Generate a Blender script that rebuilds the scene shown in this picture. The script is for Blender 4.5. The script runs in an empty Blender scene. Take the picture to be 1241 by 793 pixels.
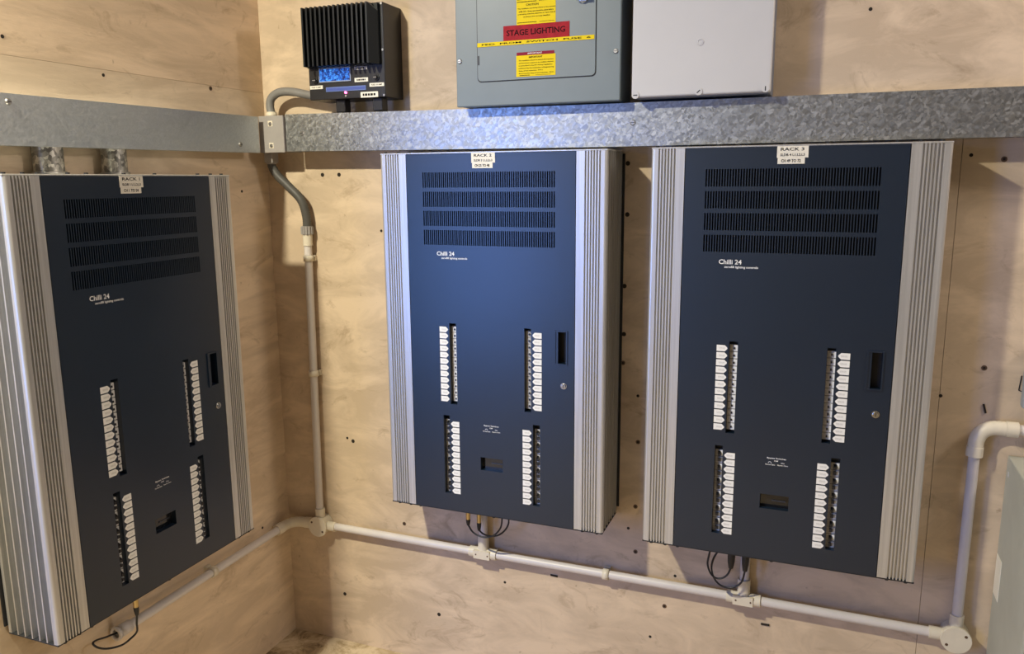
import bpy, bmesh, math, random
from mathutils import Vector, Matrix
random.seed(7)
scene = bpy.context.scene
COL = scene.collection

# ------------------------------------------------------------------ camera
CAM = (1.64, -2.0795, 1.5286)
YAW, PITCH, ROLL, FPX = math.radians(-21.6096), math.radians(-10.4358), math.radians(-0.4128), 965.43
fwd = Vector((math.sin(YAW)*math.cos(PITCH), math.cos(YAW)*math.cos(PITCH), math.sin(PITCH)))
rt = Vector((math.cos(YAW), -math.sin(YAW), 0)); up = rt.cross(fwd)
rt2 = math.cos(ROLL)*rt + math.sin(ROLL)*up
up2 = -math.sin(ROLL)*rt + math.cos(ROLL)*up
cd = bpy.data.cameras.new('camera'); cam = bpy.data.objects.new('camera', cd); COL.objects.link(cam)
cd.sensor_width = 36; cd.sensor_fit = 'HORIZONTAL'; cd.lens = FPX/1241*36
cd.clip_start = .05
M = Matrix((( rt2.x, up2.x, -fwd.x, CAM[0]), (rt2.y, up2.y, -fwd.y, CAM[1]), (rt2.z, up2.z, -fwd.z, CAM[2]), (0,0,0,1)))
cam.matrix_world = M
scene.camera = cam

# ------------------------------------------------------------------ world, lights, exposure
w = bpy.data.worlds.new('world'); scene.world = w; w.use_nodes = True
bg = w.node_tree.nodes['Background']; bg.inputs[0].default_value = (.62, .76, 1, 1); bg.inputs[1].default_value = .6
scene.view_settings.view_transform = 'Standard'; scene.view_settings.look = 'None'
scene.view_settings.exposure = 0.05; scene.view_settings.gamma = 1.0
scene.view_settings.use_curve_mapping = False

def light(name, kind, loc, energy, col, **kw):
    d = bpy.data.lights.new(name, kind); d.energy = energy; d.color = col
    for k, v in kw.items(): setattr(d, k, v)
    o = bpy.data.objects.new(name, d); COL.objects.link(o); o.location = loc
    return o
# flush ceiling lamp (it shines downwards) over the left of the room
light('ceiling_lamp_light', 'AREA', (.13, -1.80, 2.65), 90, (1, .925, .70), shape='DISK', size=.13)
# warm fill light added at the right to brighten the left and right walls
light('right_fill_light', 'POINT', (3.1, -.58, 2.4), 46, (1, .90, .82), shadow_soft_size=.15)
# daylight coming through the doorway behind the camera
dl = light('doorway_daylight', 'AREA', (-.54, -3.36, 1.2), 44, (.15, .33, 1), shape='RECTANGLE', size=.74, size_y=1.6)
dl.rotation_euler = (math.pi/2, 0, 0)

# ------------------------------------------------------------------ materials
def mat(name, col, rough=.6, metal=0, spec=.5, coat=0, emis=None):
    m = bpy.data.materials.new(name); m.use_nodes = True
    b = m.node_tree.nodes['Principled BSDF']
    b.inputs['Base Color'].default_value = (*col, 1); b.inputs['Roughness'].default_value = rough
    b.inputs['Metallic'].default_value = metal; b.inputs['Specular IOR Level'].default_value = spec
    b.inputs['Coat Weight'].default_value = coat
    if emis: b.inputs['Emission Color'].default_value = (*emis[0], 1); b.inputs['Emission Strength'].default_value = emis[1]
    m.diffuse_color = (*col, 1)
    return m
class NT:
    def __init__(s, m): s.m = m; s.t = m.node_tree; s.b = s.t.nodes['Principled BSDF']; s.tc = s.t.nodes.new('ShaderNodeTexCoord')
    def n(s, t, **kw):
        x = s.t.nodes.new(t)
        for k, v in kw.items():
            if k.startswith('i_'): x.inputs[k[2:].replace('_', ' ')].default_value = v
            else: setattr(x, k, v)
        return x
    def l(s, a, b): s.t.links.new(a, b)
    def vec(s, scale=(1,1,1), rot=(0,0,0), out='Object'):
        mp = s.n('ShaderNodeMapping'); mp.inputs['Scale'].default_value = scale; mp.inputs['Rotation'].default_value = rot
        s.l(s.tc.outputs[out], mp.inputs[0]); return mp.outputs[0]
    def noise(s, scale, detail=4, rough=.55, vec=None, dist=0):
        x = s.n('ShaderNodeTexNoise'); x.inputs['Scale'].default_value = scale; x.inputs['Detail'].default_value = detail
        x.inputs['Roughness'].default_value = rough; x.inputs['Distortion'].default_value = dist
        s.l(vec if vec else s.vec(), x.inputs['Vector']); return x.outputs['Fac']
    def ramp(s, fac, stops):
        r = s.n('ShaderNodeValToRGB'); e = r.color_ramp.elements
        while len(e) < len(stops): e.new(.5)
        for k, (p, c) in enumerate(stops):
            e[k].position = p; e[k].color = (*c, 1) if len(c) == 3 else c
        s.l(fac, r.inputs[0]); return r.outputs[0]
    def mix(s, fac, a, b, mode='MIX'):
        x = s.n('ShaderNodeMix', data_type='RGBA', blend_type=mode)
        for sock, v in ((x.inputs[0], fac), (x.inputs[6], a), (x.inputs[7], b)):
            if hasattr(v, 'links'): s.l(v, sock)
            elif isinstance(v, (int, float)): sock.default_value = v
            else: sock.default_value = (*v, 1)
        return x.outputs[2]
    def bump(s, h, strength=.2, dist=.002):
        x = s.n('ShaderNodeBump'); x.inputs['Strength'].default_value = strength; x.inputs['Distance'].default_value = dist
        s.l(h, x.inputs['Height']); s.l(x.outputs[0], s.b.inputs['Normal'])
    def col(s, c): s.l(c, s.b.inputs['Base Color'])
    def rough(s, c): s.l(c, s.b.inputs['Roughness'])

def wall_mat(name, a, b, grain):
    m = mat(name, a, .72, spec=.25); t = NT(m)
    big = t.noise(1.7, 5, .6)
    base = t.ramp(big, [(.3, a), (.68, b)])
    g = t.noise(5, 6, .62, t.vec(grain), .7)                        # grain / trowel drag
    base = t.mix(t.ramp(g, [(.42, (0,0,0)), (.64, (.95,.95,.95))]), base, tuple(min(1, x*1.20) for x in b))
    sm = t.noise(7.5, 7, .68, t.vec((1,1,1.6)), 1.3)                 # grubby smudges
    base = t.mix(t.ramp(sm, [(.57, (0,0,0)), (.74, (.62,.62,.62))]), base, (a[0]*.58, a[1]*.53, a[2]*.46))
    sp = t.noise(46, 3, .5, None, 0)
    base = t.mix(t.ramp(sp, [(.70, (0,0,0)), (.78, (.5,.5,.5))]), base, (a[0]*.5, a[1]*.44, a[2]*.38))
    t.col(base)
    t.bump(t.noise(30, 6, .6, t.vec(grain)), .25, .002)
    return m
M_wall = wall_mat('pale_plaster_board', (.50, .39, .275), (.60, .48, .35), (1, 1, 2.2))
M_wall3 = wall_mat('light_plywood_board', (.57, .44, .305), (.66, .53, .385), (1, .6, 2.6))
M_wall2 = wall_mat('tan_plywood_board', (.55, .415, .28), (.65, .505, .36), (1, .55, 3.0))
M_ceil = mat('ceiling_paint', (.62, .57, .50), .8)
M_darkwall = mat('dark_painted_wall', (.17, .165, .155), .8)
M_farwall = mat('beige_painted_wall', (.24, .225, .21), .8)
def floor_mat():
    m = mat('stained_floor', (.5, .4, .26), .7); t = NT(m)
    n1 = t.noise(9, 7, .7, None, 1.2)
    c = t.ramp(n1, [(.36, (.15, .10, .05)), (.47, (.42, .32, .19)), (.60, (.64, .53, .37))])
    t.col(c); t.bump(n1, .3, .003); return m
M_floor = floor_mat()

def galv(name, lo, hi, scale, contrast=1.0):
    m = mat(name, hi, .42, .85); t = NT(m)
    wv = t.noise(60, 2, .5)
    v = t.n('ShaderNodeTexVoronoi'); v.inputs['Scale'].default_value = scale; v.inputs['Randomness'].default_value = 1
    vm = t.n('ShaderNodeVectorMath', operation='MULTIPLY_ADD'); vm.inputs[1].default_value = (.02,.02,.02)
    cr = t.n('ShaderNodeCombineXYZ'); t.l(wv, cr.inputs[0]); t.l(wv, cr.inputs[2])
    t.l(cr.outputs[0], vm.inputs[0]); t.l(t.tc.outputs['Object'], vm.inputs[2]); t.l(vm.outputs[0], v.inputs['Vector'])
    s = t.n('ShaderNodeSeparateColor'); t.l(v.outputs['Color'], s.inputs[0])
    sp = t.ramp(s.outputs[0], [(.05, lo), (.55, tuple((a*1.2+b*.8)/2 for a, b in zip(lo, hi))), (.97, hi)])
    big = t.noise(4, 4, .6)
    t.col(t.mix(t.ramp(big, [(.35, (0,0,0)), (.7, (.35,.35,.35))]), sp, lo))
    t.rough(t.ramp(s.outputs[1], [(0, (.30,)*3), (1, (.50,)*3)]))
    return m
M_galv = galv('spangled_galvanised_steel', (.27, .28, .285), (.47, .48, .48), 165)
M_galv2 = galv('smooth_galvanised_steel', (.52, .56, .58), (.60, .64, .66), 240)
M_tube = galv('mottled_galvanised_tube', (.16, .155, .145), (.70, .68, .62), 120)

def painted(name, col, rough, spec=.5, var=.12, scale=3, bump=0, bscale=400):
    m = mat(name, col, rough, spec=spec); t = NT(m)
    n = t.noise(scale, 5, .6)
    t.col(t.ramp(n, [(.3, tuple(c*(1-var) for c in col)), (.7, tuple(c*(1+var) for c in col))]))
    if bump: t.bump(t.noise(bscale, 2, .5), bump, .0006)
    return m
M_panel = painted('slate_powder_coat', (.0055, .015, .033), .33, .72, .06, 4, .12, 900)
M_body = mat('dark_chassis', (.012, .013, .016), .6)
M_dark = mat('black_recess', (.006, .006, .007), .55)
def alu_mat():
    m = mat('brushed_anodised_aluminium', (.60, .595, .58), .36, .6); t = NT(m)
    n = t.noise(220, 3, .5, t.vec((1, 1, .02)))
    t.col(t.ramp(n, [(.35, (.56, .555, .54)), (.65, (.66, .655, .64))])); return m
M_alu = alu_mat()
M_tag = None
def tag_mat():
    m = mat('white_tag_print', (.86, .86, .84), .5); t = NT(m)
    s = t.n('ShaderNodeSeparateXYZ'); t.l(t.tc.outputs['Generated'], s.inputs[0])
    def band(sock, lo, hi):
        a = t.n('ShaderNodeMath', operation='GREATER_THAN'); a.inputs[1].default_value = lo; t.l(sock, a.inputs[0])
        b = t.n('ShaderNodeMath', operation='LESS_THAN'); b.inputs[1].default_value = hi; t.l(sock, b.inputs[0])
        c = t.n('ShaderNodeMath', operation='MULTIPLY'); t.l(a.outputs[0], c.inputs[0]); t.l(b.outputs[0], c.inputs[1]); return c.outputs[0]
    mu = t.n('ShaderNodeMath', operation='MULTIPLY'); t.l(band(s.outputs[0], .22, .78), mu.inputs[0]); t.l(band(s.outputs[2], .34, .66), mu.inputs[1])
    nz = t.noise(900, 2, .5)
    m2 = t.n('ShaderNodeMath', operation='MULTIPLY'); t.l(mu.outputs[0], m2.inputs[0]); t.l(t.ramp(nz, [(.42, (.1,)*3), (.58, (.75,)*3)]), m2.inputs[1])
    t.col(t.mix(m2.outputs[0], (.86, .86, .84), (.52, .52, .51))); return m
M_tag = tag_mat()
M_breaker = painted('grey_breaker_plastic', (.52, .50, .475), .45, .5, .2, 130)
M_breaker_w = mat('white_breaker_plastic', (.86, .86, .85), .4)
M_toggle = mat('black_toggle_plastic', (.01, .01, .012), .35)
M_chrome = mat('chrome', (.75, .74, .72), .16, 1)
M_screw = mat('zinc_screw', (.40, .39, .37), .35, .9)
M_dscrew = mat('dark_screw', (.03, .03, .032), .4, .6)
M_glass = mat('smoked_window', (.008, .009, .012), .12, coat=.4)
M_text = mat('white_print', (.80, .81, .82), .5)
M_ink = mat('black_print', (.010, .010, .010), .7, spec=.1)
M_tape = mat('cream_label_tape', (.80, .77, .68), .5)
M_pvc = painted('white_pvc', (.66, .62, .60), .38, .5, .05, 14)
M_fit = painted('cream_pvc_fitting', (.72, .66, .54), .38, .5, .05, 20)
M_greypvc = painted('grey_pvc', (.33, .31, .30), .45, .5, .06, 16)
M_flex = painted('dark_grey_flexible_conduit', (.085, .082, .075), .5, .45, .12, 40)
M_flexl = painted('mid_grey_flexible_conduit', (.21, .205, .20), .5, .45, .1, 40)
M_cable = mat('black_cable', (.012, .012, .016), .4)
M_brass = mat('brass_connector', (.62, .47, .22), .3, .9)
M_board = painted('grey_green_enamel', (.165, .205, .225), .42, .5, .05, 6)
M_white = painted('light_grey_plastic', (.56, .565, .585), .45, .4, .025, 5)
M_whitebase = mat('blue_grey_box_base', (.16, .18, .23), .5)
M_black = painted('black_enamel', (.010, .010, .012), .38, .5, .15, 20)
M_heat = mat('black_anodised_heatsink', (.008, .011, .014), .35, .2)
M_red = painted('red_label', (.34, .012, .022), .6, .15, .2, 60)
M_yellow = mat('yellow_sticker', (.78, .60, .01), .6, spec=.15)
M_maroon = mat('maroon_header', (.24, .01, .035), .6, spec=.15)
M_cab = painted('pale_green_grey_enamel', (.42, .43, .385), .5, .45, .07, 9)
M_blue = mat('blue_frame', (.06, .10, .38), .4)
def screen_mat():
    m = mat('blue_backlit_display', (.01, .03, .2), .25); t = NT(m)
    n = t.noise(130, 3, .6, t.vec((1, 1, 1.4)), .6)
    c = t.ramp(n, [(.38, (.003, .015, .10)), (.52, (.01, .10, .55)), (.66, (.07, .35, .95))])
    t.col(c); t.l(c, t.b.inputs['Emission Color']); t.b.inputs['Emission Strength'].default_value = .42; return m
M_screen = screen_mat()
M_led = mat('pink_led', (1, .2, .45), .3, emis=((1, .10, .32), 6))
M_hole = mat('dark_hole', (.02, .014, .009), .9)
M_rust = mat('rusty_screw', (.14, .085, .05), .6, .3)

# ------------------------------------------------------------------ mesh helpers
class MB:
    def __init__(s): s.v = []; s.f = []; s.sm = []; s.mi = []
    def add(s, vs, fs, smooth=False, mi=0):
        o = len(s.v); s.v += [tuple(v) for v in vs]
        for f in fs: s.f.append(tuple(o+i for i in f)); s.sm.append(smooth); s.mi.append(mi)
        return s
    def box(s, x0, x1, y0, y1, z0, z1, mi=0):
        x0, x1 = sorted((x0, x1)); y0, y1 = sorted((y0, y1)); z0, z1 = sorted((z0, z1))
        v = [(x0,y0,z0),(x1,y0,z0),(x1,y1,z0),(x0,y1,z0),(x0,y0,z1),(x1,y0,z1),(x1,y1,z1),(x0,y1,z1)]
        return s.add(v, [(0,3,2,1),(4,5,6,7),(0,1,5,4),(1,2,6,5),(2,3,7,6),(3,0,4,7)], mi=mi)
    def cyl(s, c, axis, r, h, n=20, r2=None, mi=0, smooth=True):
        r2 = r if r2 is None else r2
        a = Vector(axis).normalized(); u = a.orthogonal().normalized(); w_ = a.cross(u); c = Vector(c)
        v = []
        for k in range(n):
            t = 2*math.pi*k/n; d = u*math.cos(t)+w_*math.sin(t)
            v += [c+d*r, c+a*h+d*r2]
        s.add(v, [(2*k, 2*((k+1) % n), 2*((k+1) % n)+1, 2*k+1) for k in range(n)], smooth, mi)
        s.add([v[2*k] for k in range(n)], [tuple(range(n-1, -1, -1))], False, mi)
        s.add([v[2*k+1] for k in range(n)], [tuple(range(n))], False, mi)
        return s
    def tube(s, pts, r, n=12, cap=True, mi=0, ribs=0):
        pts = [Vector(p) for p in pts]
        T = []
        for k in range(len(pts)):
            a = pts[max(k-1, 0)]; b = pts[min(k+1, len(pts)-1)]; T.append((b-a).normalized())
        u = T[0].orthogonal().normalized(); rings = []
        for k, p in enumerate(pts):
            u = (u - T[k]*u.dot(T[k])).normalized(); w_ = T[k].cross(u)
            rr = (r[k] if isinstance(r, (list, tuple)) else r)
            if ribs and k % 2: rr *= 1-ribs
            rings.append([p+(u*math.cos(2*math.pi*j/n)+w_*math.sin(2*math.pi*j/n))*rr for j in range(n)])
        v = [q for R in rings for q in R]; f = []
        for k in range(len(pts)-1):
            for j in range(n): f.append((k*n+j, k*n+(j+1) % n, (k+1)*n+(j+1) % n, (k+1)*n+j))
        s.add(v, f, True, mi)
        if cap:
            s.add(rings[0], [tuple(range(n-1, -1, -1))], False, mi); s.add(rings[-1], [tuple(range(n))], False, mi)
        return s
    def ring(s, c, axis, r0, r1, h, n=24, mi=0):
        a = Vector(axis).normalized(); u = a.orthogonal().normalized(); w_ = a.cross(u); c = Vector(c); v = []
        for k in range(n):
            t = 2*math.pi*k/n; d = u*math.cos(t)+w_*math.sin(t)
            v += [c+d*r1, c+a*h+d*r1, c+a*h+d*r0, c+d*r0]
        f = []
        for k in range(n):
            i, j = 4*k, 4*((k+1) % n)
            for q in range(4): f.append((i+q, j+q, j+(q+1) % 4, i+(q+1) % 4))
        return s.add(v, f, True, mi)
    def prism(s, poly, z0, z1, mi=0, plane='xy', smooth=False):
        # poly in (a,b); extruded along the third axis
        P = (lambda a, b, c: (a, b, c)) if plane == 'xy' else (lambda a, b, c: (a, c, b))
        n = len(poly); v = [P(a, b, z0) for a, b in poly]+[P(a, b, z1) for a, b in poly]
        s.add(v, [(k, (k+1) % n, n+(k+1) % n, n+k) for k in range(n)], smooth, mi)
        s.add(v[:n], [tuple(range(n-1, -1, -1))], False, mi); s.add(v[n:], [tuple(range(n))], False, mi)
        return s
    def mesh(s, name, mats, fix=True):
        me = bpy.data.meshes.new(name); me.from_pydata(s.v, [], s.f)
        for m in (mats if isinstance(mats, (list, tuple)) else [mats]): me.materials.append(m)
        me.polygons.foreach_set('use_smooth', s.sm); me.polygons.foreach_set('material_index', s.mi)
        if fix:
            bm = bmesh.new(); bm.from_mesh(me); bmesh.ops.recalc_face_normals(bm, faces=bm.faces); bm.to_mesh(me); bm.free()
        me.update(); return me
    def build(s, name, mats, parent=None, fix=True): return link(name, s.mesh(name, mats, fix), parent)
def link(name, me, parent=None, loc=None):
    o = bpy.data.objects.new(name, me); COL.objects.link(o)
    if parent: o.parent = parent
    if loc: o.location = loc
    return o
def rbox(x0, x1, y0, y1, z0, z1, bev, name, m, parent=None, seg=2):
    x0, x1 = sorted((x0, x1)); y0, y1 = sorted((y0, y1)); z0, z1 = sorted((z0, z1))
    me = bpy.data.meshes.new(name); bm = bmesh.new()
    bmesh.ops.create_cube(bm, size=1, matrix=Matrix.Translation(((x0+x1)/2, (y0+y1)/2, (z0+z1)/2)) @ Matrix.Diagonal((x1-x0, y1-y0, z1-z0, 1)))
    bmesh.ops.bevel(bm, geom=bm.edges[:], offset=bev, segments=seg, affect='EDGES', profile=.5)
    bm.to_mesh(me); bm.free(); me.materials.append(m)
    return link(name, me, parent)
def tag(o, label, cat, group=None, kind=None):
    if label: o['label'] = label
    if cat: o['category'] = cat
    if group: o['group'] = group
    if kind: o['kind'] = kind
    return o
def thing(name, label, cat, loc=(0,0,0), rz=0, group=None):
    o = bpy.data.objects.new(name, None); o.empty_display_size = .05; COL.objects.link(o)
    o.location = loc; o.rotation_euler = (0, 0, rz); return tag(o, label, cat, group)
def smooth_path(pts, sub=8):
    P = [Vector(p) for p in pts]; P = [P[0]*2-P[1]]+P+[P[-1]*2-P[-2]]; out = []
    for k in range(1, len(P)-2):
        for j in range(sub):
            t = j/sub; a, b, c, d = P[k-1:k+3]
            out.append(.5*((2*b)+(c-a)*t+(2*a-5*b+4*c-d)*t*t+(3*b-a-3*c+d)*t**3))
    out.append(P[-2]); return out
def text_mesh(body, x0, x1, z0, z1, y, m, align='fit'):
    cu = bpy.data.curves.new('t', 'FONT'); cu.body = body; cu.size = 1; cu.resolution_u = 2; cu.offset = .018
    o = bpy.data.objects.new('t', cu); COL.objects.link(o)
    dg = bpy.context.evaluated_depsgraph_get()
    me = bpy.data.meshes.new_from_object(o.evaluated_get(dg))
    bpy.data.objects.remove(o); bpy.data.curves.remove(cu)
    xs = [v.co.x for v in me.vertices]; ys = [v.co.y for v in me.vertices]
    ax, bx, ay, by = min(xs), max(xs), min(ys), max(ys)
    for v in me.vertices:
        X = x0+(v.co.x-ax)/(bx-ax)*(x1-x0); Z = z0+(v.co.y-ay)/(by-ay)*(z1-z0)
        v.co = (X, y, Z)
    me.materials.clear(); me.materials.append(m); me.name = 'lettering'
    return me
def text(body, x0, x1, z0, z1, y, m, parent, name='lettering'):
    return link(name, text_mesh(body, x0, x1, z0, z1, y, m), parent)
def plate(x0, x1, z0, z1, yf, yb, holes):
    """front plate facing -y with rectangular holes (hx0,hx1,hz0,hz1)"""
    b = MB(); zs = sorted({z0, z1} | {h[2] for h in holes} | {h[3] for h in holes})
    for za, zb in zip(zs, zs[1:]):
        hs = sorted(h for h in holes if h[2] <= za+1e-9 and h[3] >= zb-1e-9); x = x0
        for h in hs+[(x1, x1, 0, 0)]:
            if h[0] > x+1e-9: b.add([(x,yf,za),(h[0],yf,za),(h[0],yf,zb),(x,yf,zb)], [(0,1,2,3)])
            x = h[1]
    for h in holes:
        a, c, d, e = h
        b.add([(a,yf,d),(a,yf,e),(a,yb,e),(a,yb,d)], [(0,1,2,3)]); b.add([(c,yf,d),(c,yb,d),(c,yb,e),(c,yf,e)], [(0,1,2,3)])
        b.add([(a,yf,d),(a,yb,d),(c,yb,d),(c,yf,d)], [(0,1,2,3)]); b.add([(a,yf,e),(c,yf,e),(c,yb,e),(a,yb,e)], [(0,1,2,3)])
    b.add([(x0,yf,z0),(x0,yf,z1),(x0,yb,z1),(x0,yb,z0)], [(0,1,2,3)]); b.add([(x1,yf,z0),(x1,yb,z0),(x1,yb,z1),(x1,yf,z1)], [(0,1,2,3)])
    b.add([(x0,yf,z0),(x0,yb,z0),(x1,yb,z0),(x1,yf,z0)], [(0,1,2,3)]); b.add([(x0,yf,z1),(x1,yf,z1),(x1,yb,z1),(x0,yb,z1)], [(0,1,2,3)])
    return b
def bars(rows, y, m, parent, name='lettering'):
    """unreadable lines of small print: rows of (x0,x1,z0,z1) broken into word-length strokes"""
    b = MB(); rnd = random.Random(3)
    for x0, x1, z0, z1 in rows:
        x = x0
        while x < x1-1e-4:
            L = min(x1-x, rnd.uniform(.5, 1.6)*(z1-z0)*1.1); b.add([(x,y,z0),(x+L,y,z0),(x+L,y,z1),(x,y,z1)], [(0,1,2,3)]); x += L+(z1-z0)*.35
    return b.build(name, m, parent, fix=False)
PI = math.pi

# ------------------------------------------------------------------ the room
RX, RY, RZ, LX, LY = 3.6, -3.3, 2.9, -2.6, -1.3
def struct(o): o['kind'] = 'structure'; return o
struct(MB().box(LX-.1, RX+.1, RY-.9, .15, -.08, 0).build('floor', M_floor))
struct(MB().box(LX-.1, RX+.1, RY-.9, .15, RZ, RZ+.08).build('ceiling', M_ceil))
wb = struct(MB().box(-.15, RX+.1, .012, .15, 0, RZ).build('wall_back', M_hole))
JX = 1.9095
for a, c, z0, z1 in ((0, JX-.0005, 0, 1.655), (JX+.0005, RX, 0, 1.655), (0, RX, 1.656, RZ)): MB().box(a, c, 0, .012, z0, z1).build('board', M_wall, wb)
wl = struct(MB().box(-.14, -.012, LY, .012, 0, RZ).build('wall_left', M_hole))
JZ = 1.797
MB().box(-.012, 0, LY, 0, 0, JZ-.0003).build('board', M_wall3, wl)
MB().box(-.012, 0, LY, 0, JZ+.0003, RZ).build('board', M_wall2, wl)
struct(MB().box(LX, 0, LY, LY+.1, 0, RZ).build('wall_return', M_darkwall))
struct(MB().box(LX-.1, LX, RY-.1, LY+.1, 0, RZ).build('wall_far_left', M_farwall))
struct(MB().box(RX, RX+.1, RY-.1, .15, 0, RZ).build('wall_right', M_darkwall))
DX0, DX1, DZ = -.92, -.16, 2.04
struct(MB().box(LX, DX0, RY-.1, RY, 0, RZ).box(DX1, RX, RY-.1, RY, 0, RZ).box(DX0, DX1, RY-.1, RY, DZ, RZ).build('wall_front', M_farwall))
# doorway lining behind the camera
struct(MB().box(DX0-.06, DX0, RY-.11, RY+.012, 0, DZ+.06).box(DX1, DX1+.06, RY-.11, RY+.012, 0, DZ+.06).box(DX0, DX1, RY-.11, RY+.012, DZ, DZ+.06).build('trim_1', M_ceil))
# old screw holes and screws left in the boards
def disc(r, m, n=10):
    return MB().cyl((0, .002, 0), (0, -1, 0), r, .0024, n).mesh('screw_hole', m)
H_small, H_big = disc(.0042, M_hole), disc(.0062, M_hole)
S_rust = MB().cyl((0, .002, 0), (0, -1, 0), .0062, .003, 14).cyl((0, -.001, 0), (0, -1, 0), .003, .0004, 8, mi=1).mesh('old_screw', [M_rust, M_hole])
for x, z, me in [(.201,1.549,H_big),(.26,1.549,H_big),(.399,1.383,H_small),(1.144,1.57,H_big),(1.145,1.438,H_big),(1.141,1.248,H_big),(1.142,1.117,H_big),
        (1.141,1.037,S_rust),(1.184,.948,H_small),(1.187,.817,S_rust),(1.184,.628,S_rust),(1.187,.493,S_rust),(.267,.712,H_big),(.208,.171,H_big),(.559,.169,H_big),
        (1.273,.343,S_rust),(1.235,.24,H_small),(1.993,1.567,S_rust),(1.928,1.577,H_small),(1.996,1.092,S_rust),(1.912,1.017,H_small),(1.699,1.906,H_small),
        (.444,.459,S_rust),(.787,.323,H_small),(1.165,.56,H_small),(1.30,.44,H_small),(.246,.72,H_small)]:
    link('old_screw' if me is S_rust else 'screw_hole', me, wb, (x, 0, z))
for y, z, me in [(-.228,1.789,S_rust),(-.589,1.784,H_small),(-.837,1.834,H_small),(-.127,1.502,H_small),(-.344,1.451,H_small),(-.137,.432,H_small)]:
    o = link('screw_hole', me, wl, (0, y, z)); o.rotation_euler = (0, 0, PI/2)
# bent staples left in the back wall
ST = MB().box(-.011, .011, -.003, 0, -.0022, .0022).mesh('staple', M_hole)
for x, z, a in [(.945,.375,.02),(1.545,.345,-.02),(2.005,.995,1.3)]:
    o = link('staple', ST, wb, (x, 0, z)); o.rotation_euler = (0, a, 0)

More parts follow.
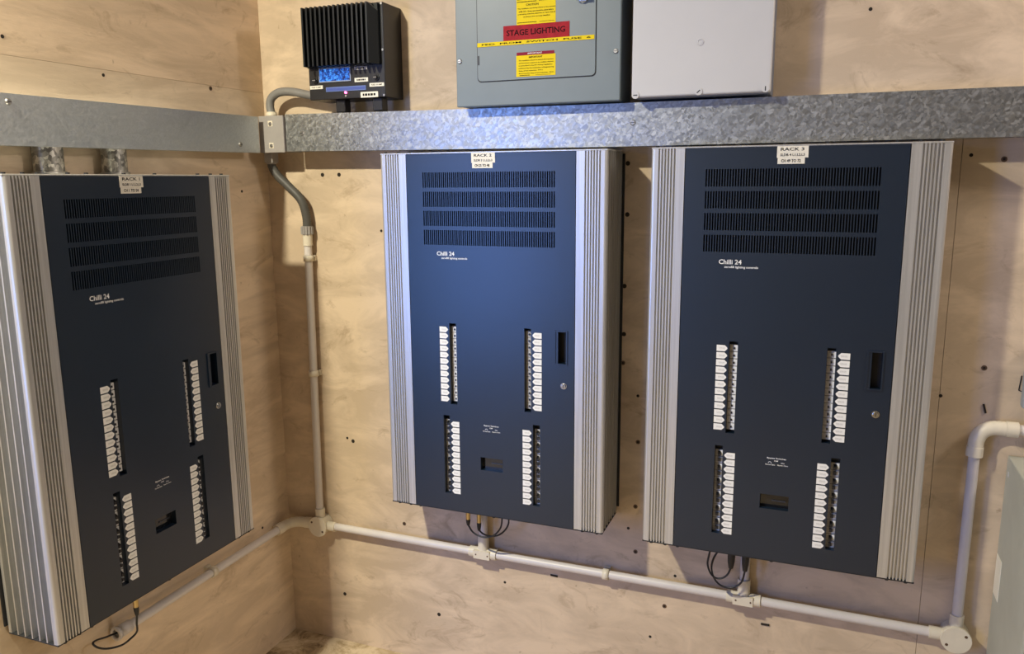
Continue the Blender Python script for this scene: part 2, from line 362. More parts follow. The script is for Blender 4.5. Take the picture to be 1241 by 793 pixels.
# ------------------------------------------------------------------ dimmer racks
W, H, D = .635, 1.0, .1568
S0, S1 = .079, .556
def zz(v): return H-v
def screw_mesh(r, h, m, axis): return MB().cyl((0,0,0), axis, r, h, 10).mesh('screw', m)
def make_rack():
    root = thing('dimmer_rack', '', 'dimmer rack')
    MB().box(S0-.01, S1+.01, -.128, -.004, .006, .994).build('chassis', M_body, root)
    MB().box(-.006, W+.006, -.004, 0, .02, .992).build('back_plate', M_body, root)
    # extruded side profile: front grooves + deep fins on the flank
    def profile():
        p = [(S0, -.006), (S0, -D)]
        g0, pitch = .0575, .0073
        for k in range(6):
            u = g0-k*pitch
            p += [(u, -D), (u-.0006, -D+.0065), (u-.0036, -D+.0065), (u-.0042, -D)]
        R = .007
        for k in range(6):
            t = k/5*PI/2; p.append((R-R*math.sin(t), -D+R-R*math.cos(t)))
        d = D-.013
        for k in range(6):
            p += [(0, -d), (.030, -d+.001), (.030, -d+.0175), (0, -d+.0185)]; d -= .0222
        p += [(0, -.006)]
        return p
    P = profile()
    MB().prism(P, .004, .996).build('side_extrusion', M_alu, root)
    MB().prism([(W-a, c) for a, c in P][::-1], .004, .996).build('side_extrusion', M_alu, root)
    for z0, z1, nm in ((.0, .004, 'bottom_plate'), (.996, 1.0, 'top_plate')):
        rbox(.0, W, -D+.001, -.004, z0, z1, .001, nm, M_alu if z0 else M_body, root, 1)
    # front panel with vent slots, breaker slots, handle and window openings
    holes = []
    n = 62; a, c = .1285, .5032; pitch = (c-a)/n
    for v0, v1 in ((.052, .092), (.1025, .1425), (.153, .193), (.2035, .2435)):
        for k in range(n): holes.append((a+k*pitch, a+k*pitch+pitch*.56, zz(v1), zz(v0)))
    slots = [(.198, .2185, .456, .684), (.4165, .4355, .4567, .684), (.1745, .1935, .7175, .9465), (.4403, .4600, .7178, .9468)]
    for u0, u1, v0, v1 in slots: holes.append((u0, u1, zz(v1), zz(v0)))
    hx = (.5045, .5325, zz(.544), zz(.460)); holes.append(hx)
    dx = (.286, .352, zz(.8645), zz(.8275)); holes.append(dx)
    plate(S0+.0018, S1-.0018, .0035, .9955, -D, -.133, holes).build('front_panel', M_panel, root)
    # folded lip along the top of the panel
    MB().box(S0+.0018, S1-.0018, -D-.0008, -D, .9925, .9955).build('panel_lip', M_panel, root)
    MB().box(a-.004, c+.004, -.1345, -.1335, zz(.247), zz(.049)).build('vent_backing', M_dark, root)
    # breakers
    up_me = MB().box(0, .0195, -.1430, -.132, .0007, .0172).box(.0105, .0185, -.1450, -.143, .0015, .0165, mi=1).box(.0090, .0125, -.1475, -.143, .0066, .0112, mi=2).mesh('breaker', [M_breaker, M_breaker_w, M_toggle])
    upm_me = MB().box(0, .0195, -.1430, -.132, .0007, .0172).box(.0150, .0192, -.1450, -.143, .0015, .0165, mi=1).box(.0080, .0115, -.1475, -.143, .0066, .0112, mi=2).mesh('breaker', [M_breaker, M_breaker_w, M_toggle])
    lo = []
    for flip in (0, 1):
        m_ = MB().box(0, .0193, -.1415, -.132, .0007, .0173).box(.0125, .0188, -.1430, -.1415, .0015, .0165, mi=1)
        t = .0032 if flip else -.0032
        vs = [(.0060,-.1415,.0040),(.0135,-.1415,.0040),(.0135,-.1415,.0140),(.0060,-.1415,.0140),(.0068,-.151,.0055+t),(.0128,-.151,.0055+t),(.0128,-.151,.0125+t),(.0068,-.151,.0125+t)]
        m_.add(vs, [(0,1,5,4),(1,2,6,5),(2,3,7,6),(3,0,4,7),(4,5,6,7)], mi=2)
        lo.append(m_.mesh('bypass_switch', [M_breaker, M_breaker_w, M_toggle]))
    for si, (u0, u1, v0, v1) in enumerate(slots):
        MB().box(u0-.003, u1+.003, -.1335, -.1325, zz(v1)-.003, zz(v0)+.003).build('slot_backing', M_dark, root)
        top = (.4662, .4662, .7335, .7340)[si]; p_ = (.01782, .01782, .01788, .01788)[si]
        for k in range(12):
            z = zz(top+k*p_+.0168)
            if si < 2: link('breaker', up_me if si == 0 else upm_me, root, (u0+.0004, 0, z))
            else: link('bypass_switch', lo[k % 2], root, (u0+.0002, 0, z))
    # pointed white tags
    def tagmesh(right):
        L, h, t = .0255, .0149, .0065
        p = [(0,0),(L-t,0),(L-.0012,h*.34),(L,h*.5),(L-.0012,h*.66),(L-t,h),(0,h)]
        if not right: p = [(L-a_, b_) for a_, b_ in p][::-1]
        return MB().prism(p, -D-.0009, -D-.0001, plane='xz').mesh('channel_tag', M_tag)
    tr, tl = tagmesh(True), tagmesh(False)
    for u, v, p_, me in ((.1692, .4662, .01782, tr), (.4398, .4665, .01782, tl), (.1975, .7335, .01788, tl), (.4110, .7345, .01788, tr)):
        for k in range(12): link('channel_tag', me, root, (u, 0, zz(v+k*p_+.0149)))
    # handle: rim, dark cup, lip
    hd = MB()
    for x0, x1, z0, z1 in ((.500, hx[0], zz(.5475), zz(.4565)), (hx[1], .5362, zz(.5475), zz(.4565)), (hx[0], hx[1], zz(.5475), hx[2]), (hx[0], hx[1], hx[3], zz(.4565))):
        hd.box(x0, x1, -D-.0028, -D, z0, z1)
    hd = hd.build('handle', M_panel, root)
    MB().box(hx[0]-.002, hx[1]+.002, -.1345, -.1325, hx[2]-.002, hx[3]+.002).build('cup', M_dark, hd)
    MB().box(hx[0], hx[0]+.006, -D-.001, -.150, hx[2], hx[3]).build('finger_lip', M_panel, hd)
    # lock
    lk = MB().cyl((.5265, -D, zz(.603)), (0,-1,0), .0085, .0025, 24).cyl((.5265, -D-.0025, zz(.603)), (0,-1,0), .0068, .0035, 24, r2=.0058).build('lock', M_chrome, root)
    MB().box(.5258, .5272, -D-.0064, -D-.006, zz(.607), zz(.599)).build('keyway', M_toggle, lk)
    # display window
    ds = MB().box(dx[0]-.003, dx[1]+.003, -.1405, -.1345, dx[2]-.003, dx[3]+.003).build('display', M_glass, root)
    MB().box(.312, .345, -.142, -.1404, zz(.849), zz(.8455)).build('display_bar', mat('dim_display', (.03,.035,.05), .3), ds)
    # printed lettering on the panel
    yt = -D-.00035
    text('Chilli 24', .1660, .2180, zz(.2720), zz(.2608), yt, M_text, root)
    text('zero88 lighting controls', .1790, .2555, zz(.2825), zz(.2755), yt, M_text, root)
    text('Bypass Switches', .2975, .3410, zz(.7375), zz(.7325), yt, M_text, root)
    for bd, x0, x1, v in (('Off', .314, .3235, .7425), ('Normal State', .2945, .3165, .7525), ('Bypass State', .322, .3460, .7525), ('On', .330, .338, .7465)):
        text(bd, x0, x1, zz(v), zz(v)+.0032, yt, M_text, root)
    b_ = MB(); 
    for k in range(8):
        t0, t1 = PI*k/8, PI*(k+1)/8; c0 = Vector((.3045, 0, zz(.7475)))
        q = [c0+Vector((math.cos(t), 0, math.sin(t)))*r for t, r in ((t0, .003), (t1, .003), (t1, .004), (t0, .004))]
        b_.add([(p.x, yt, p.z) for p in q], [(0,1,2,3)])
    b_.build('symbol', M_text, root, fix=False)
    # screw heads on the end plates
    sm_t = screw_mesh(.0045, .0035, M_dscrew, (0,0,1)); sm_b = screw_mesh(.0045, .0035, M_dscrew, (0,0,-1))
    for u in (.012, .052, .085, .155, .20, .30, .39, .53, .575, .615): link('screw', sm_t, root, (u, -.145, 1.0))
    for u in (.022, .058, .09, .32, .578, .618): link('screw', sm_b, root, (u, -.148, 0))
    return root
def add_tapes(root, lines, du):
    y = -D-.0012
    rows = [((.2735, .3398, .0035, .0168), (.281, .331, .0068, .0137)), ((.2735, .3400, .0169, .0290), (.2805, .3325, .0197, .0262)), ((.2755, .3330, .0291, .0425), (.283, .3245, .0322, .0390))]
    for k, ((a, c, v0, v1), (ta, tc, t0, t1)) in enumerate(rows):
        tp = MB().box(a+du, c+du, y+(.0002*k), -D, zz(v1), zz(v0)).build('label_tape', M_tape, root)
        text(lines[k], ta+du, tc+du, zz(t1), zz(t0), y-.0003, M_ink, tp)
def copy_tree(o, parent=None):
    c = o.copy(); COL.objects.link(c); c.parent = parent
    for ch in list(o.children): copy_tree(ch, c)
    return c
X2, X3, Y1, Z2, Z3, Z1 = .4961, 1.2379, -.9909, 1.6028, 1.6031, 1.548
rack2 = make_rack(); rack2['group'] = 'slate dimmer racks on the walls'
rack3 = copy_tree(rack2); rack1 = copy_tree(rack2)
rack2.location = (X2, 0, Z2-H); rack3.location = (X3, 0, Z3-H)
rack1.location = (0, Y1, Z1-H); rack1.rotation_euler = (0, 0, PI/2)
rack1['label'] = 'slate dimmer rack labelled RACK 1 on the left wall beside the corner'
rack2['label'] = 'slate dimmer rack labelled RACK 2, middle of the three, below the grey STAGE LIGHTING board'
rack3['label'] = 'slate dimmer rack labelled RACK 3, rightmost of the three, below the white box'
add_tapes(rack1, ('RACK 1', 'SLDB 1 L1,L2,L3', 'CH 1 TO 24'), .001)
add_tapes(rack2, ('RACK 2', 'SLDB 2 L1,L2,L3', 'CH 25 TO 48'), -.001)
add_tapes(rack3, ('RACK 3', 'SLDB 4 L1,L2,L3', 'CH 49 TO 72'), .0108)

# ------------------------------------------------------------------ cable trunking
DT = .085
def trunk(name, stations, m, label, loc=(0,0,0), rz=0, screws=(), DT=.085):
    """stations: (x, z0, z1) along the wall, local frame facing -y"""
    root = thing(name, label, 'trunking', loc, rz)
    def sweep(d0, d1, lip, nm):
        b = MB()
        for (xa, a0, a1), (xb, b0, b1) in zip(stations, stations[1:]):
            q = lambda x, z, y: (x, y, z)
            v = [q(xa,a0-lip,-d1),q(xa,a1+lip,-d1),q(xb,b1+lip,-d1),q(xb,b0-lip,-d1), q(xa,a0-lip,-d0),q(xa,a1+lip,-d0),q(xb,b1+lip,-d0),q(xb,b0-lip,-d0)]
            b.add(v, [(0,3,2,1),(4,5,6,7),(1,2,6,5),(0,4,7,3)])
        (xa,a0,a1),(xb,b0,b1) = stations[0], stations[-1]
        for x, z0, z1 in ((xa,a0,a1),(xb,b0,b1)):
            b.add([(x,-d1,z0-lip),(x,-d1,z1+lip),(x,-d0,z1+lip),(x,-d0,z0-lip)], [(0,1,2,3)])
        return b.build(nm, m, root)
    sweep(0.0, DT-.012, -.0015, 'channel'); lid = sweep(DT-.014, DT, 0, 'lid')
    for x, z in screws:
        s_ = MB().cyl((x, -DT, z), (0,-1,0), .0072, .0028, 16, r2=.0055).build('screw', M_screw, lid)
        MB().box(x-.0045, x+.0045, -DT-.0031, -DT-.0027, z-.0008, z+.0008).build('screw_slot', M_toggle, s_)
    return root
trunk('cable_trunking', [(.1395, 1.6172, 1.7232), (.45, 1.6145, 1.7195), (.70, 1.6125, 1.7168), (1.11, 1.6095, 1.7145), (2.4, 1.6125, 1.7145)], M_galv,
      'long spangled galvanised trunking across the back wall above the racks', screws=((.196, 1.668), (1.175, 1.667)))
trunk('cable_trunking', [(-1.3, 1.6025, 1.7075), (-.117, 1.6135, 1.7168)], M_galv2,
      'plain smooth grey trunking along the left wall above the RACK 1 cabinet', rz=PI/2, screws=((-.892, 1.694), (-.20, 1.635)), DT=.068)
# galvanised tubes from the left trunking down to rack 1
for y, lb in ((-.790, 'thicker mottled galvanised tube above the top left of RACK 1'), (-.614, 'mottled galvanised tube joining trunking to RACK 1 near its label')):
    r = .031 if y < -.7 else .0285
    t = thing('conduit_tube', lb, 'conduit', (.036, y, 1.548), 0, 'galvanised tubes above the left rack')
    MB().cyl((0,0,.0035), (0,0,1), r, .062, 28).build('tube', M_tube, t)
    MB().ring((0,0,.001), (0,0,1), r-.002, r+.004, .006).build('bush', M_screw, t)

# grey adaptable box over the trunking corner
t = thing('corner_box', 'small grey plastic cover box over the corner of the trunking', 'junction box', (0,0,1.614))
bx0, bx1 = .0515, .1365
rbox(bx0, bx1, -.0885, -.004, .003, .1045, .002, 'box_body', M_greypvc, t)
rbox(bx0-.001, bx1+.001, -.0935, -.0885, .0, .1065, .0015, 'lid', M_greypvc, t)
for z in (.020, .083):
    p = rbox((bx0+bx1)/2-.010, (bx0+bx1)/2+.006, -.0941, -.0935, z-.007, z+.009, .0002, 'screw_pad', M_fit, t, 1)
    MB().cyl(((bx0+bx1)/2-.002, -.0941, z), (0,-1,0), .006, .003, 14, r2=.004).build('screw', M_screw, p)

# ------------------------------------------------------------------ black power supply box
t = thing('power_supply', 'black box with finned heatsink and blue display on trunking near corner', 'control unit', (0,0,1.757))
z0 = 1.757
x0, x1 = .2405, .4885
rbox(x0, x1, -.100, -.001, 0, .247, .0015, 'case', M_black, t, 1)
hs = MB()
hx0, hx1, hz0, hz1 = .246, .478, .0855, .243
hs.box(hx0, hx1, -.112, -.100, hz0, hz1)
nf = 15; fx0, fx1 = .256, .466
for k in range(nf):
    x = fx0+(fx1-.006-fx0)*k/(nf-1)
    hs.box(x, x+.0055, -.145, -.112, hz0, hz1-.002)
hs.add([(.466,-.145,hz0),(.466,-.145,hz1-.002),(.478,-.112,hz1-.02),(.478,-.112,hz0),(.463,-.112,hz0),(.463,-.112,hz1-.002)], [(0,1,2,3),(0,3,4),(1,5,2),(0,4,5,1)])
hs.build('heatsink', M_heat, t)
yb = -.1005
fr = MB().box(.276, .380, -.1025, -.100, 1.804-z0, 1.842-z0).build('display_frame', mat('pale_blue_bezel', (.30,.36,.52), .4), t)
MB().box(.2785, .3775, -.1032, -.1024, 1.8068-z0, 1.8392-z0).build('display', M_screen, fr)
fr = MB().box(.297, .427, -.1018, -.100, 1.778-z0, 1.790-z0).build('slot_frame', mat('blue_outline', (.13,.20,.48), .4), t)
MB().box(.2992, .4248, -.1024, -.1017, 1.7802-z0, 1.7878-z0).build('slot', M_blue, fr)
MB().cyl((.362, -.1, 1.7735-z0), (0,-1,0), .0032, .004, 14).build('led', M_led, t)
MB().cyl((.362, -.1, 1.7645-z0), (0,-1,0), .0028, .003, 12).build('button', M_greypvc, t)
for x, z in ((.263, 1.810), (.4615, 1.809)):
    k_ = MB().cyl((x, -.1, z-z0), (0,-1,0), .0085, .004, 20).cyl((x, -.104, z-z0), (0,-1,0), .0062, .006, 20, r2=.005).build('fuse_holder', M_toggle, t)
    MB().box(x-.0045, x+.0045, -.1104, -.1099, z-z0-.0008, z-z0+.0008).build('slot', M_greypvc, k_)
for a_, c_, v0, v1, body in ((.243, .286, 1.787, 1.7965, 'FUSE 10 AMP'), (.4385, .4845, 1.7855, 1.795, 'FUSE 10 AMP'), (.3915, .4345, 1.800, 1.811, None), (.409, .4645, 1.7575, 1.7725, None), (.3915, .433, 1.832, 1.841, None)):
    lt = MB().box(a_, c_, -.1008, -.1, v0-z0, v1-z0).build('label_tape', M_tape if v0 < 1.83 else M_greypvc, t)
    zc = (v0+v1)/2-z0; hh = (v1-v0)*.2
    if body: text(body, a_+.006, c_-.006, zc-hh, zc+hh, -.1011, M_ink, lt)
    else: bars([(a_+.007, c_-.008, zc-hh, zc+hh)], -.1011, M_ink, lt)
for x, z in ((.4835, .0045), (.4835, .243), (.4835, .124), (.352, .2435)): MB().cyl((x, -.1, z), (0,-1,0), .003, .0015, 10).build('screw', M_screw, t)
for a_ in (.316, .437): rbox(a_, a_+.031, -.085, -.055, -.0350, .0, .002, 'leg', M_black, t, 1)

# ------------------------------------------------------------------ grey distribution board
t = thing('distribution_board', 'grey metal distribution board with red STAGE LIGHTING label', 'electrical board', (0,0,1.7175))
zb = 1.7175; gx0, gx1, gz1 = .7175, 1.152, .50; DB = .130
rbox(gx0+.004, gx1-.004, -.118, -.001, .001, gz1-.001, .003, 'case', M_board, t)
rbox(gx0, gx1, -DB, -.1165, 0, gz1, .0022, 'cover', M_board, t)
# door with rounded corners standing in a groove
def rrect(x0, x1, z0, z1, r, n=5):
    p = []
    for cx, cz, a0 in ((x1-r, z0+r, -PI/2), (x1-r, z1-r, 0), (x0+r, z1-r, PI/2), (x0+r, z0+r, PI)):
        for k in range(n+1): p.append((cx+r*math.cos(a0+PI/2*k/n), cz+r*math.sin(a0+PI/2*k/n)))
    return p
MB().prism(rrect(.7775, 1.0925, .0585, .44, .011), -DB-.0004, -DB+.002, plane='xz').build('door_gap', M_dark, t)
dr = MB().prism(rrect(.7798, 1.0902, .0612, .438, .010), -DB-.0026, -DB+.002, plane='xz').build('door', M_board, t)
yd = -DB-.0026
MB().box(.7795, .7845, yd-.001, yd, 1.819-zb, 1.8415-zb).build('hinge_slot', M_toggle, dr)
lt = MB().cyl((1.060, yd, 1.958-zb), (0,-1,0), .0115, .006, 20).box(1.045, 1.078, yd-.014, yd-.006, 1.952-zb, 1.962-zb).build('latch', M_chrome, dr)
for x in (.7285, 1.1405):
    s_ = MB().cyl((x, -DB, 1.8315-zb), (0,-1,0), .0065, .004, 16, r2=.0045).build('screw', M_screw, t)
    MB().box(x-.004, x+.004, -DB-.0043, -DB-.0039, 1.8309-zb, 1.8321-zb).build('screw_slot', M_toggle, s_)
ys = yd-.0006
st = MB().box(.887, .9895, ys, yd, 1.9085-zb, 1.989-zb).build('caution_sticker', M_yellow, dr)
text('CAUTION', .9125, .9325+.0125, 1.9520-zb, 1.9570-zb, ys-.0003, M_ink, st)
for k, (s_, a_, c_) in enumerate((('This installation has wiring colours to two versions', .8905, .9885), ('of BS 7671. Great care should be taken before', .8930, .9840), ('undertaking extension, alteration or repair that all', .8905, .9880), ('conductors are correctly identified', .9050, .9745))):
    text(s_, a_, c_, 1.9440-.0065*k-zb, 1.9475-.0065*k-zb, ys-.0003, M_ink, st)
bars([(.889, .940, 1.9125-zb, 1.9142-zb), (.947, .986, 1.9127-zb, 1.9138-zb), (.890, .985, 1.9665-zb, 1.9685-zb), (.889, .940, 1.9610-zb, 1.9628-zb), (.946, .987, 1.9615-zb, 1.9628-zb)], ys-.0003, M_ink, st)
st = MB().box(.8515, 1.025, ys-.0004, yd, 1.8725-zb, 1.9085-zb).build('red_label', M_red, dr)
text('STAGE LIGHTING', .8600, 1.0140, 1.8840-zb, 1.8980-zb, ys-.0008, mat('dark_red_print', (.03,.004,.006), .7, spec=.1), st)
st = MB().box(.7798, 1.0875, ys-.0007, yd, 1.8625-zb, 1.8725-zb).build('yellow_tape', M_yellow, dr)
text('FED  FROM  SWITCH  FUSE  6', .7920, 1.0790, 1.8655-zb, 1.8695-zb, ys-.0011, M_ink, st)
st = MB().box(.8855, .9895, ys, yd, 1.7845-zb, 1.8355-zb).build('important_sticker', M_yellow, dr)
hdr = MB().box(.8870, .9860, ys-.0002, yd, 1.8355-zb, 1.8430-zb).build('header', M_maroon, st)
text('IMPORTANT', .9165, .9545, 1.8375-zb, 1.8413-zb, ys-.0005, M_text, hdr)
text('IMPORTANT', .9195, .9555, 1.8282-zb, 1.8325-zb, ys-.0003, M_ink, st)
for k, (s_, a_, c_) in enumerate((('This installation should be periodically inspected', .8925, .9835), ('and tested and a report on its condition obtained,', .8930, .9845), ('as prescribed in the IET Wiring Regulations', .8920, .9815), ('published by the Institution of Engineering', .8920, .9850), ('Date of last inspection  4/7/11', .8930, .9560), ('Recommended date of next inspection  04/16', .8930, .9840))):
    text(s_, a_, c_, 1.8212-.0062*k-zb, 1.8246-.0062*k-zb, ys-.0003, M_ink, st)
bars([(.895, .922, 1.7866-zb, 1.7882-zb), (.937, .978, 1.7868-zb, 1.7876-zb)], ys-.0003, M_ink, st)

# ------------------------------------------------------------------ white plastic enclosure
t = thing('enclosure_box', 'plain white plastic enclosure with slotted lid screws, above RACK 3', 'enclosure', (0,0,1.7185))
zb = 1.7185
rbox(1.184, 1.496, -.108, -.001, .002, .42, .004, 'base', M_whitebase, t)
rbox(1.180, 1.4990, -.130, -.108, .0035, .42, .004, 'lid', M_white, t, 3)
for x, z, a_ in ((1.1905, .0085, 0), (1.3395, .0105, .7), (1.4885, .0105, PI/2), (1.1905, .412, 0), (1.4885, .412, 0)):
    s_ = MB().cyl((0,0,0), (0,-1,0), .0085, .004, 22).build('lid_screw', M_white, t); s_.location = (x, -.1288, z); s_.rotation_euler = (0, -a_, 0)
    MB().box(-.0048, .0048, -.0044, -.0039, -.0011, .0011).build('screw_slot', M_toggle, s_)
MB().ring((1.340, -.1298, 1.839-zb), (0,-1,0), .0050, .0078, .0012).cyl((1.340, -.1296, 1.839-zb), (0,-1,0), .0045, .0008, 16).build('moulded_boss', M_white, t)

# ------------------------------------------------------------------ conduits
PR, PY, PZ = .0122, -.024, .4205
def pipe(pts, label, m=M_pvc, r=PR, name='conduit_pipe', n=16):
    return tag(MB().tube(pts, r, n).build(name, m), label, 'conduit', 'white plastic conduit pipes')
def saddle(loc, axis, label):
    """strap clip hugging a pipe; axis along x, y or z; wall behind at +y (back) or -x (left)"""
    t = thing('conduit_clip', label, 'clip', loc, 0, 'conduit clips')
    a = Vector(axis)
    MB().ring(tuple(-a*.009), axis, PR+.0003, PR+.0035, .018).build('strap', M_fit, t)
    side = Vector((0, 1, 0)) if abs(axis[1]) < .5 else Vector((-1, 0, 0))
    o = a.cross(side)
    c = side*(.018); b = MB()
    ext = [abs(a[i])*.009+abs(o[i])*.015+abs(side[i])*.006 for i in range(3)]
    b.box(c.x-ext[0], c.x+ext[0], c.y-ext[1], c.y+ext[1], c.z-ext[2], c.z+ext[2]).build('base', M_fit, t)
    return t
def round_box(c, spouts, label):
    t = thing('junction_box', label, 'junction box', c, 0, 'round conduit boxes')
    b = MB().cyl((0, .023, 0), (0,-1,0), .032, .041, 32)
    for d in spouts:
        d = Vector(d); b.tube([d*.020, d*.058], .0158, 16)
    b.build('body', M_fit, t)
    MB().cyl((0, -.018, 0), (0,-1,0), .0345, .004, 36, r2=.0335).build('lid', M_fit, t)
    for s_ in ((1, 1), (-1, -1)) if c[0] > 1 else ((-1, 1), (1, -1)):
        MB().cyl((s_[0]*.020, -.0215, s_[1]*.014), (0,-1,0), .0036, .0012, 10).build('screw', M_rust, t)
    return t
def tee(c, label):
    t = thing('conduit_tee', label, 'conduit tee', c, 0, 'inspection tees under the racks')
    MB().tube([(-.044,0,0),(.044,0,0)], .0165, 18).box(-.026, .026, -.0185, -.01, -.013, .013).build('body', M_fit, t)
    MB().tube([(0,0,.008),(0,0,.056)], .0165, 18).build('spout', M_fit, t)
    for x in (-.018, .020): MB().cyl((x, -.0185, 0), (0,-1,0), .0024, .0008, 8).build('screw', M_rust, t)
    return t
B1, B2 = (.1445, PY, .4185), (1.9885, PY, .421)
round_box(B1, ((1,0,0), (0,0,1), (-1,0,0)), 'round cream conduit box in the corner right of RACK 1')
round_box(B2, ((-1,0,0), (0,0,1)), 'round cream conduit box low on the wall below right of RACK 3')
TE1, TE2 = (.728, PY, .4205), (1.487, PY, .4225)
tee(TE1, 'cream conduit tee left of the pair, under the middle rack and its brass connectors'); tee(TE2, 'cream conduit tee under the rightmost rack and its black connectors')
pipe([(.195, PY, .420), (.69, PY, .4205)], 'white horizontal conduit between corner round box and the tee under RACK 2')
pipe([(.768, PY, .4205), (1.447, PY, .4225)], 'white horizontal conduit between the two cream tees')
pipe([(1.527, PY, .4225), (1.94, PY, .421)], 'white horizontal conduit from the tee under RACK 3 to right round box')
pipe([(.728, PY, .47), (.7295, PY, .602)], 'short white conduit stub behind the brass connectors under the middle rack')
pipe([(1.487, PY, .472), (1.4885, PY, .602)], 'short white conduit stub beside the black connectors under the rightmost rack')
pipe([(.1430, PY, .470), (.1520, PY, 1.345)], 'tall vertical white conduit near the corner between RACK 1 and RACK 2')
pipe([(1.9885, PY, .470), (1.9900, PY, .895)], 'vertical white conduit right of RACK 3')
pipe([(2.058, PY, .957), (2.45, PY, .957)], 'short white conduit running out of frame above the grey cabinet')
pipe([(.024, -.082, .4095), (.024, -.70, .4060)], 'white conduit along the left wall beneath RACK 1')
saddle((1.109, PY, .4215), (1,0,0), 'cream clip on horizontal conduit below the gap between RACK 2 and RACK 3')
saddle((.1478, PY, .931), (0,0,1), 'cream clip halfway up the tall vertical conduit')
saddle((.1513, PY, 1.296), (0,0,1), 'cream clip near the top of the tall vertical conduit')
saddle((.024, -.392, .4080), (0,1,0), 'cream clip on the left wall conduit below RACK 1')
def bend(path, label, cat='conduit bend'):
    t = thing('conduit_bend', label, cat, path[0], 0, 'cream conduit bends'); p0 = Vector(path[0])
    P = smooth_path([Vector(p)-p0 for p in path], 6)
    MB().tube(P, .0168, 18).build('elbow', M_fit, t)
    for e, q in ((0, 2), (-1, -3)):
        d = (P[e]-P[q]).normalized(); MB().tube([P[e]-d*.004, P[e]+d*.020], .0182, 18).build('collar', M_fit, t)
    n = (P[0]-P[len(P)//2]).cross(P[-1]-P[len(P)//2]).normalized()
    return t
bend([(.088, PY, .4175), (.055, PY-.004, .4165), (.032, -.044, .413), (.0245, -.075, .410)], 'cream conduit bend turning the corner below RACK 1')
bend([(1.9900, PY, .905), (1.9915, PY, .925), (2.001, PY, .945), (2.022, PY, .956), (2.052, PY, .957)], 'cream conduit elbow to the right of RACK 3')
# open end fitting of the left conduit
t = thing('conduit_coupler', 'open-ended white coupler on the left wall conduit under RACK 1', 'conduit coupler', (.024, -.735, .406))
MB().ring((0, 0, 0), (0,1,0), .0118, .0165, .040).build('sleeve', M_pvc, t)
MB().ring((0, -.004, 0), (0,1,0), .0112, .0185, .008).build('rim', M_pvc, t)
MB().cyl((0, .012, 0), (0,1,0), .0120, .002, 16).build('bore', M_dark, t)
# flexible conduits
def flex(pts, r, m, label, name='flexible_conduit'):
    P = smooth_path(pts, 14)
    return tag(MB().tube(P, r, 14, ribs=.07).build(name, m), label, 'flexible conduit', 'flexible conduits at the corner')
flex([(.0545, -.05, 1.588), (.055, -.048, 1.574), (.070, -.045, 1.548), (.108, -.038, 1.511), (.142, -.032, 1.473), (.1535, -.027, 1.428), (.1530, PY, 1.385)], .0135, M_flex, 'dark grey flexible conduit curving down from corner box to white conduit')
flex([(.070, -.055, 1.728), (.0655, -.055, 1.752), (.073, -.055, 1.775), (.102, -.055, 1.790), (.145, -.052, 1.790), (.195, -.05, 1.780), (.2405, -.05, 1.772)], .0125, M_flexl, 'mid grey flexible conduit arching from corner box to black power supply')
t = thing('conduit_gland', 'square grey gland below the corner box', 'gland', (.0545, -.05, 1.585)); rbox(-.015, .015, -.015, .015, 0, .030, .002, 'body', M_greypvc, t)
MB().ring((0,0,-.003), (0,0,1), .0105, .0145, .004).build('rim', M_greypvc, t)
t = thing('conduit_gland', 'pale ring gland on top of the corner box', 'gland', (.070, -.055, 1.7205)); MB().ring((0,0,.0), (0,0,1), .0125, .0165, .011).build('rim', M_fit, t)
MB().ring((0,0,.010), (0,0,1), .0125, .0145, .004).build('collar', M_fit, t)
t = thing('conduit_adaptor', 'grey ribbed adaptor above a cream coupler on the vertical conduit', 'conduit adaptor', (.1522, PY, 1.335))
MB().tube([(0,0,0),(0,0,.035)], .0148, 18).build('coupler', M_fit, t)
b = MB()
for k in range(12):
    a_ = 2*PI*k/12; b.box(math.cos(a_)*.0165-.0022, math.cos(a_)*.0165+.0022, math.sin(a_)*.0165-.0022, math.sin(a_)*.0165+.0022, .035, .058)
b.tube([(0,0,.035),(0,0,.060)], .0168, 18).build('ribbed_nut', M_greypvc, t)

# ------------------------------------------------------------------ data leads under the racks
def lead(label, top, tip, pts, brass, r=.0026):
    R_ = .0066 if brass else .0095
    t = thing('data_lead', label, 'cable', top, 0, 'data leads under the racks'); o = Vector(top)
    top, tip = Vector(top), Vector(tip); mid = top.lerp(tip, .72 if brass else .5)
    con = MB().tube([top-o, mid-o], R_, 16).build('connector', M_brass if brass else M_cable, t)
    MB().tube([mid-o, mid.lerp(tip, .5)-o, tip-o], [R_*1.04, R_*.94, R_*.62], 16).build('boot', M_cable, con)
    MB().tube([p-o for p in smooth_path([tip]+[Vector(p) for p in pts], 6)], r, 8).build('cord', M_cable, t)
    return t
lead('black data lead in left brass connector under RACK 2', (.7095, -.09, .6025), (.7095, -.09, .535),
     [(.724,-.09,.515),(.747,-.09,.506),(.768,-.09,.506),(.792,-.09,.517),(.812,-.09,.543),(.817,-.09,.575),(.815,-.09,.6025)], True)
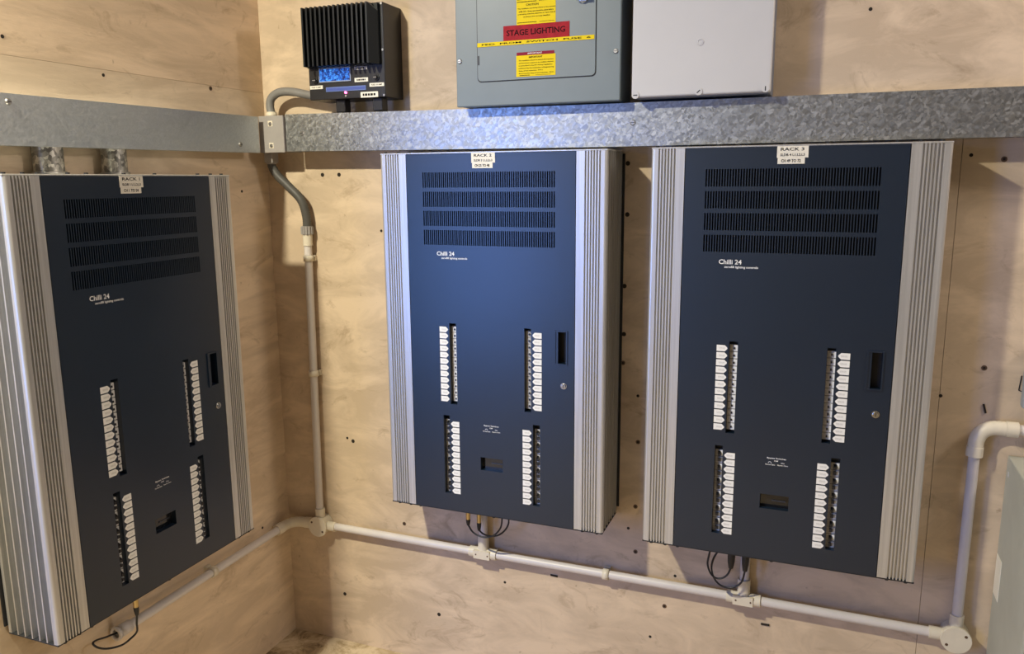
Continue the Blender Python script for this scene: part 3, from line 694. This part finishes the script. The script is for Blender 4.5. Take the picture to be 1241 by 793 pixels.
lead('black data lead in right brass connector under RACK 2', (.7355, -.07, .6025), (.735, -.07, .514),
     [(.748,-.07,.505),(.768,-.07,.501),(.795,-.07,.508),(.817,-.07,.527),(.829,-.07,.552),(.827,-.07,.580),(.822,-.07,.6025)], True)
lead('black data lead in left black connector under RACK 3', (1.458, -.09, .6028), (1.457, -.09, .536),
     [(1.450,-.09,.517),(1.437,-.09,.504),(1.421,-.09,.501),(1.407,-.09,.511),(1.398,-.09,.536),(1.401,-.09,.563),(1.408,-.09,.6028)], False)
lead('black data lead in right black connector under RACK 3', (1.4915, -.07, .6028), (1.491, -.07, .524),
     [(1.485,-.07,.494),(1.471,-.07,.477),(1.452,-.07,.469),(1.430,-.07,.473),(1.413,-.07,.491),(1.406,-.07,.519),(1.411,-.07,.546),(1.424,-.07,.575),(1.432,-.07,.6028)], False)
lead('black data lead looping from RACK 1 into the open conduit end', (.09, -.727, .5475), (.09, -.726, .466),
     [(.082,-.722,.440),(.068,-.712,.408),(.055,-.722,.391),(.050,-.746,.386),(.046,-.782,.397),(.042,-.806,.413),(.034,-.812,.426),(.028,-.795,.424),(.024,-.765,.414),(.024,-.735,.408),(.024,-.722,.406)], True)

# ------------------------------------------------------------------ cabinet at the right edge
t = thing('grey_cabinet', 'pale green-grey metal cabinet at the lower right edge', 'cabinet', (0,0,.20))
rbox(2.062, 2.50, -.30, -.001, 0, .688, .003, 'body', M_cab, t)
rbox(2.058, 2.504, -.325, -.30, -.004, .692, .003, 'door', M_cab, t)
MB().box(2.0608, 2.062, -.060, -.008, .345, .445).build('label_plate', M_tape, t)
MB().box(2.0608, 2.062, -.032, -.026, .645, .656).build('paint_chip', M_white, t)
t = thing('wall_socket', 'small grey box cut off by the right edge, above the elbow', 'box', (0,0,1.0))
rbox(2.074, 2.20, -.030, -.001, .008, .15, .006, 'body', mat('blue_grey_plastic', (.30,.33,.36), .5), t)
MB().tube([(2.069,-.0015,.045),(2.072,-.0015,.080)], .0011, 6).tube([(2.069,-.0015,.045),(2.076,-.0015,.043)], .0011, 6).build('wire_hook', M_toggle, t)
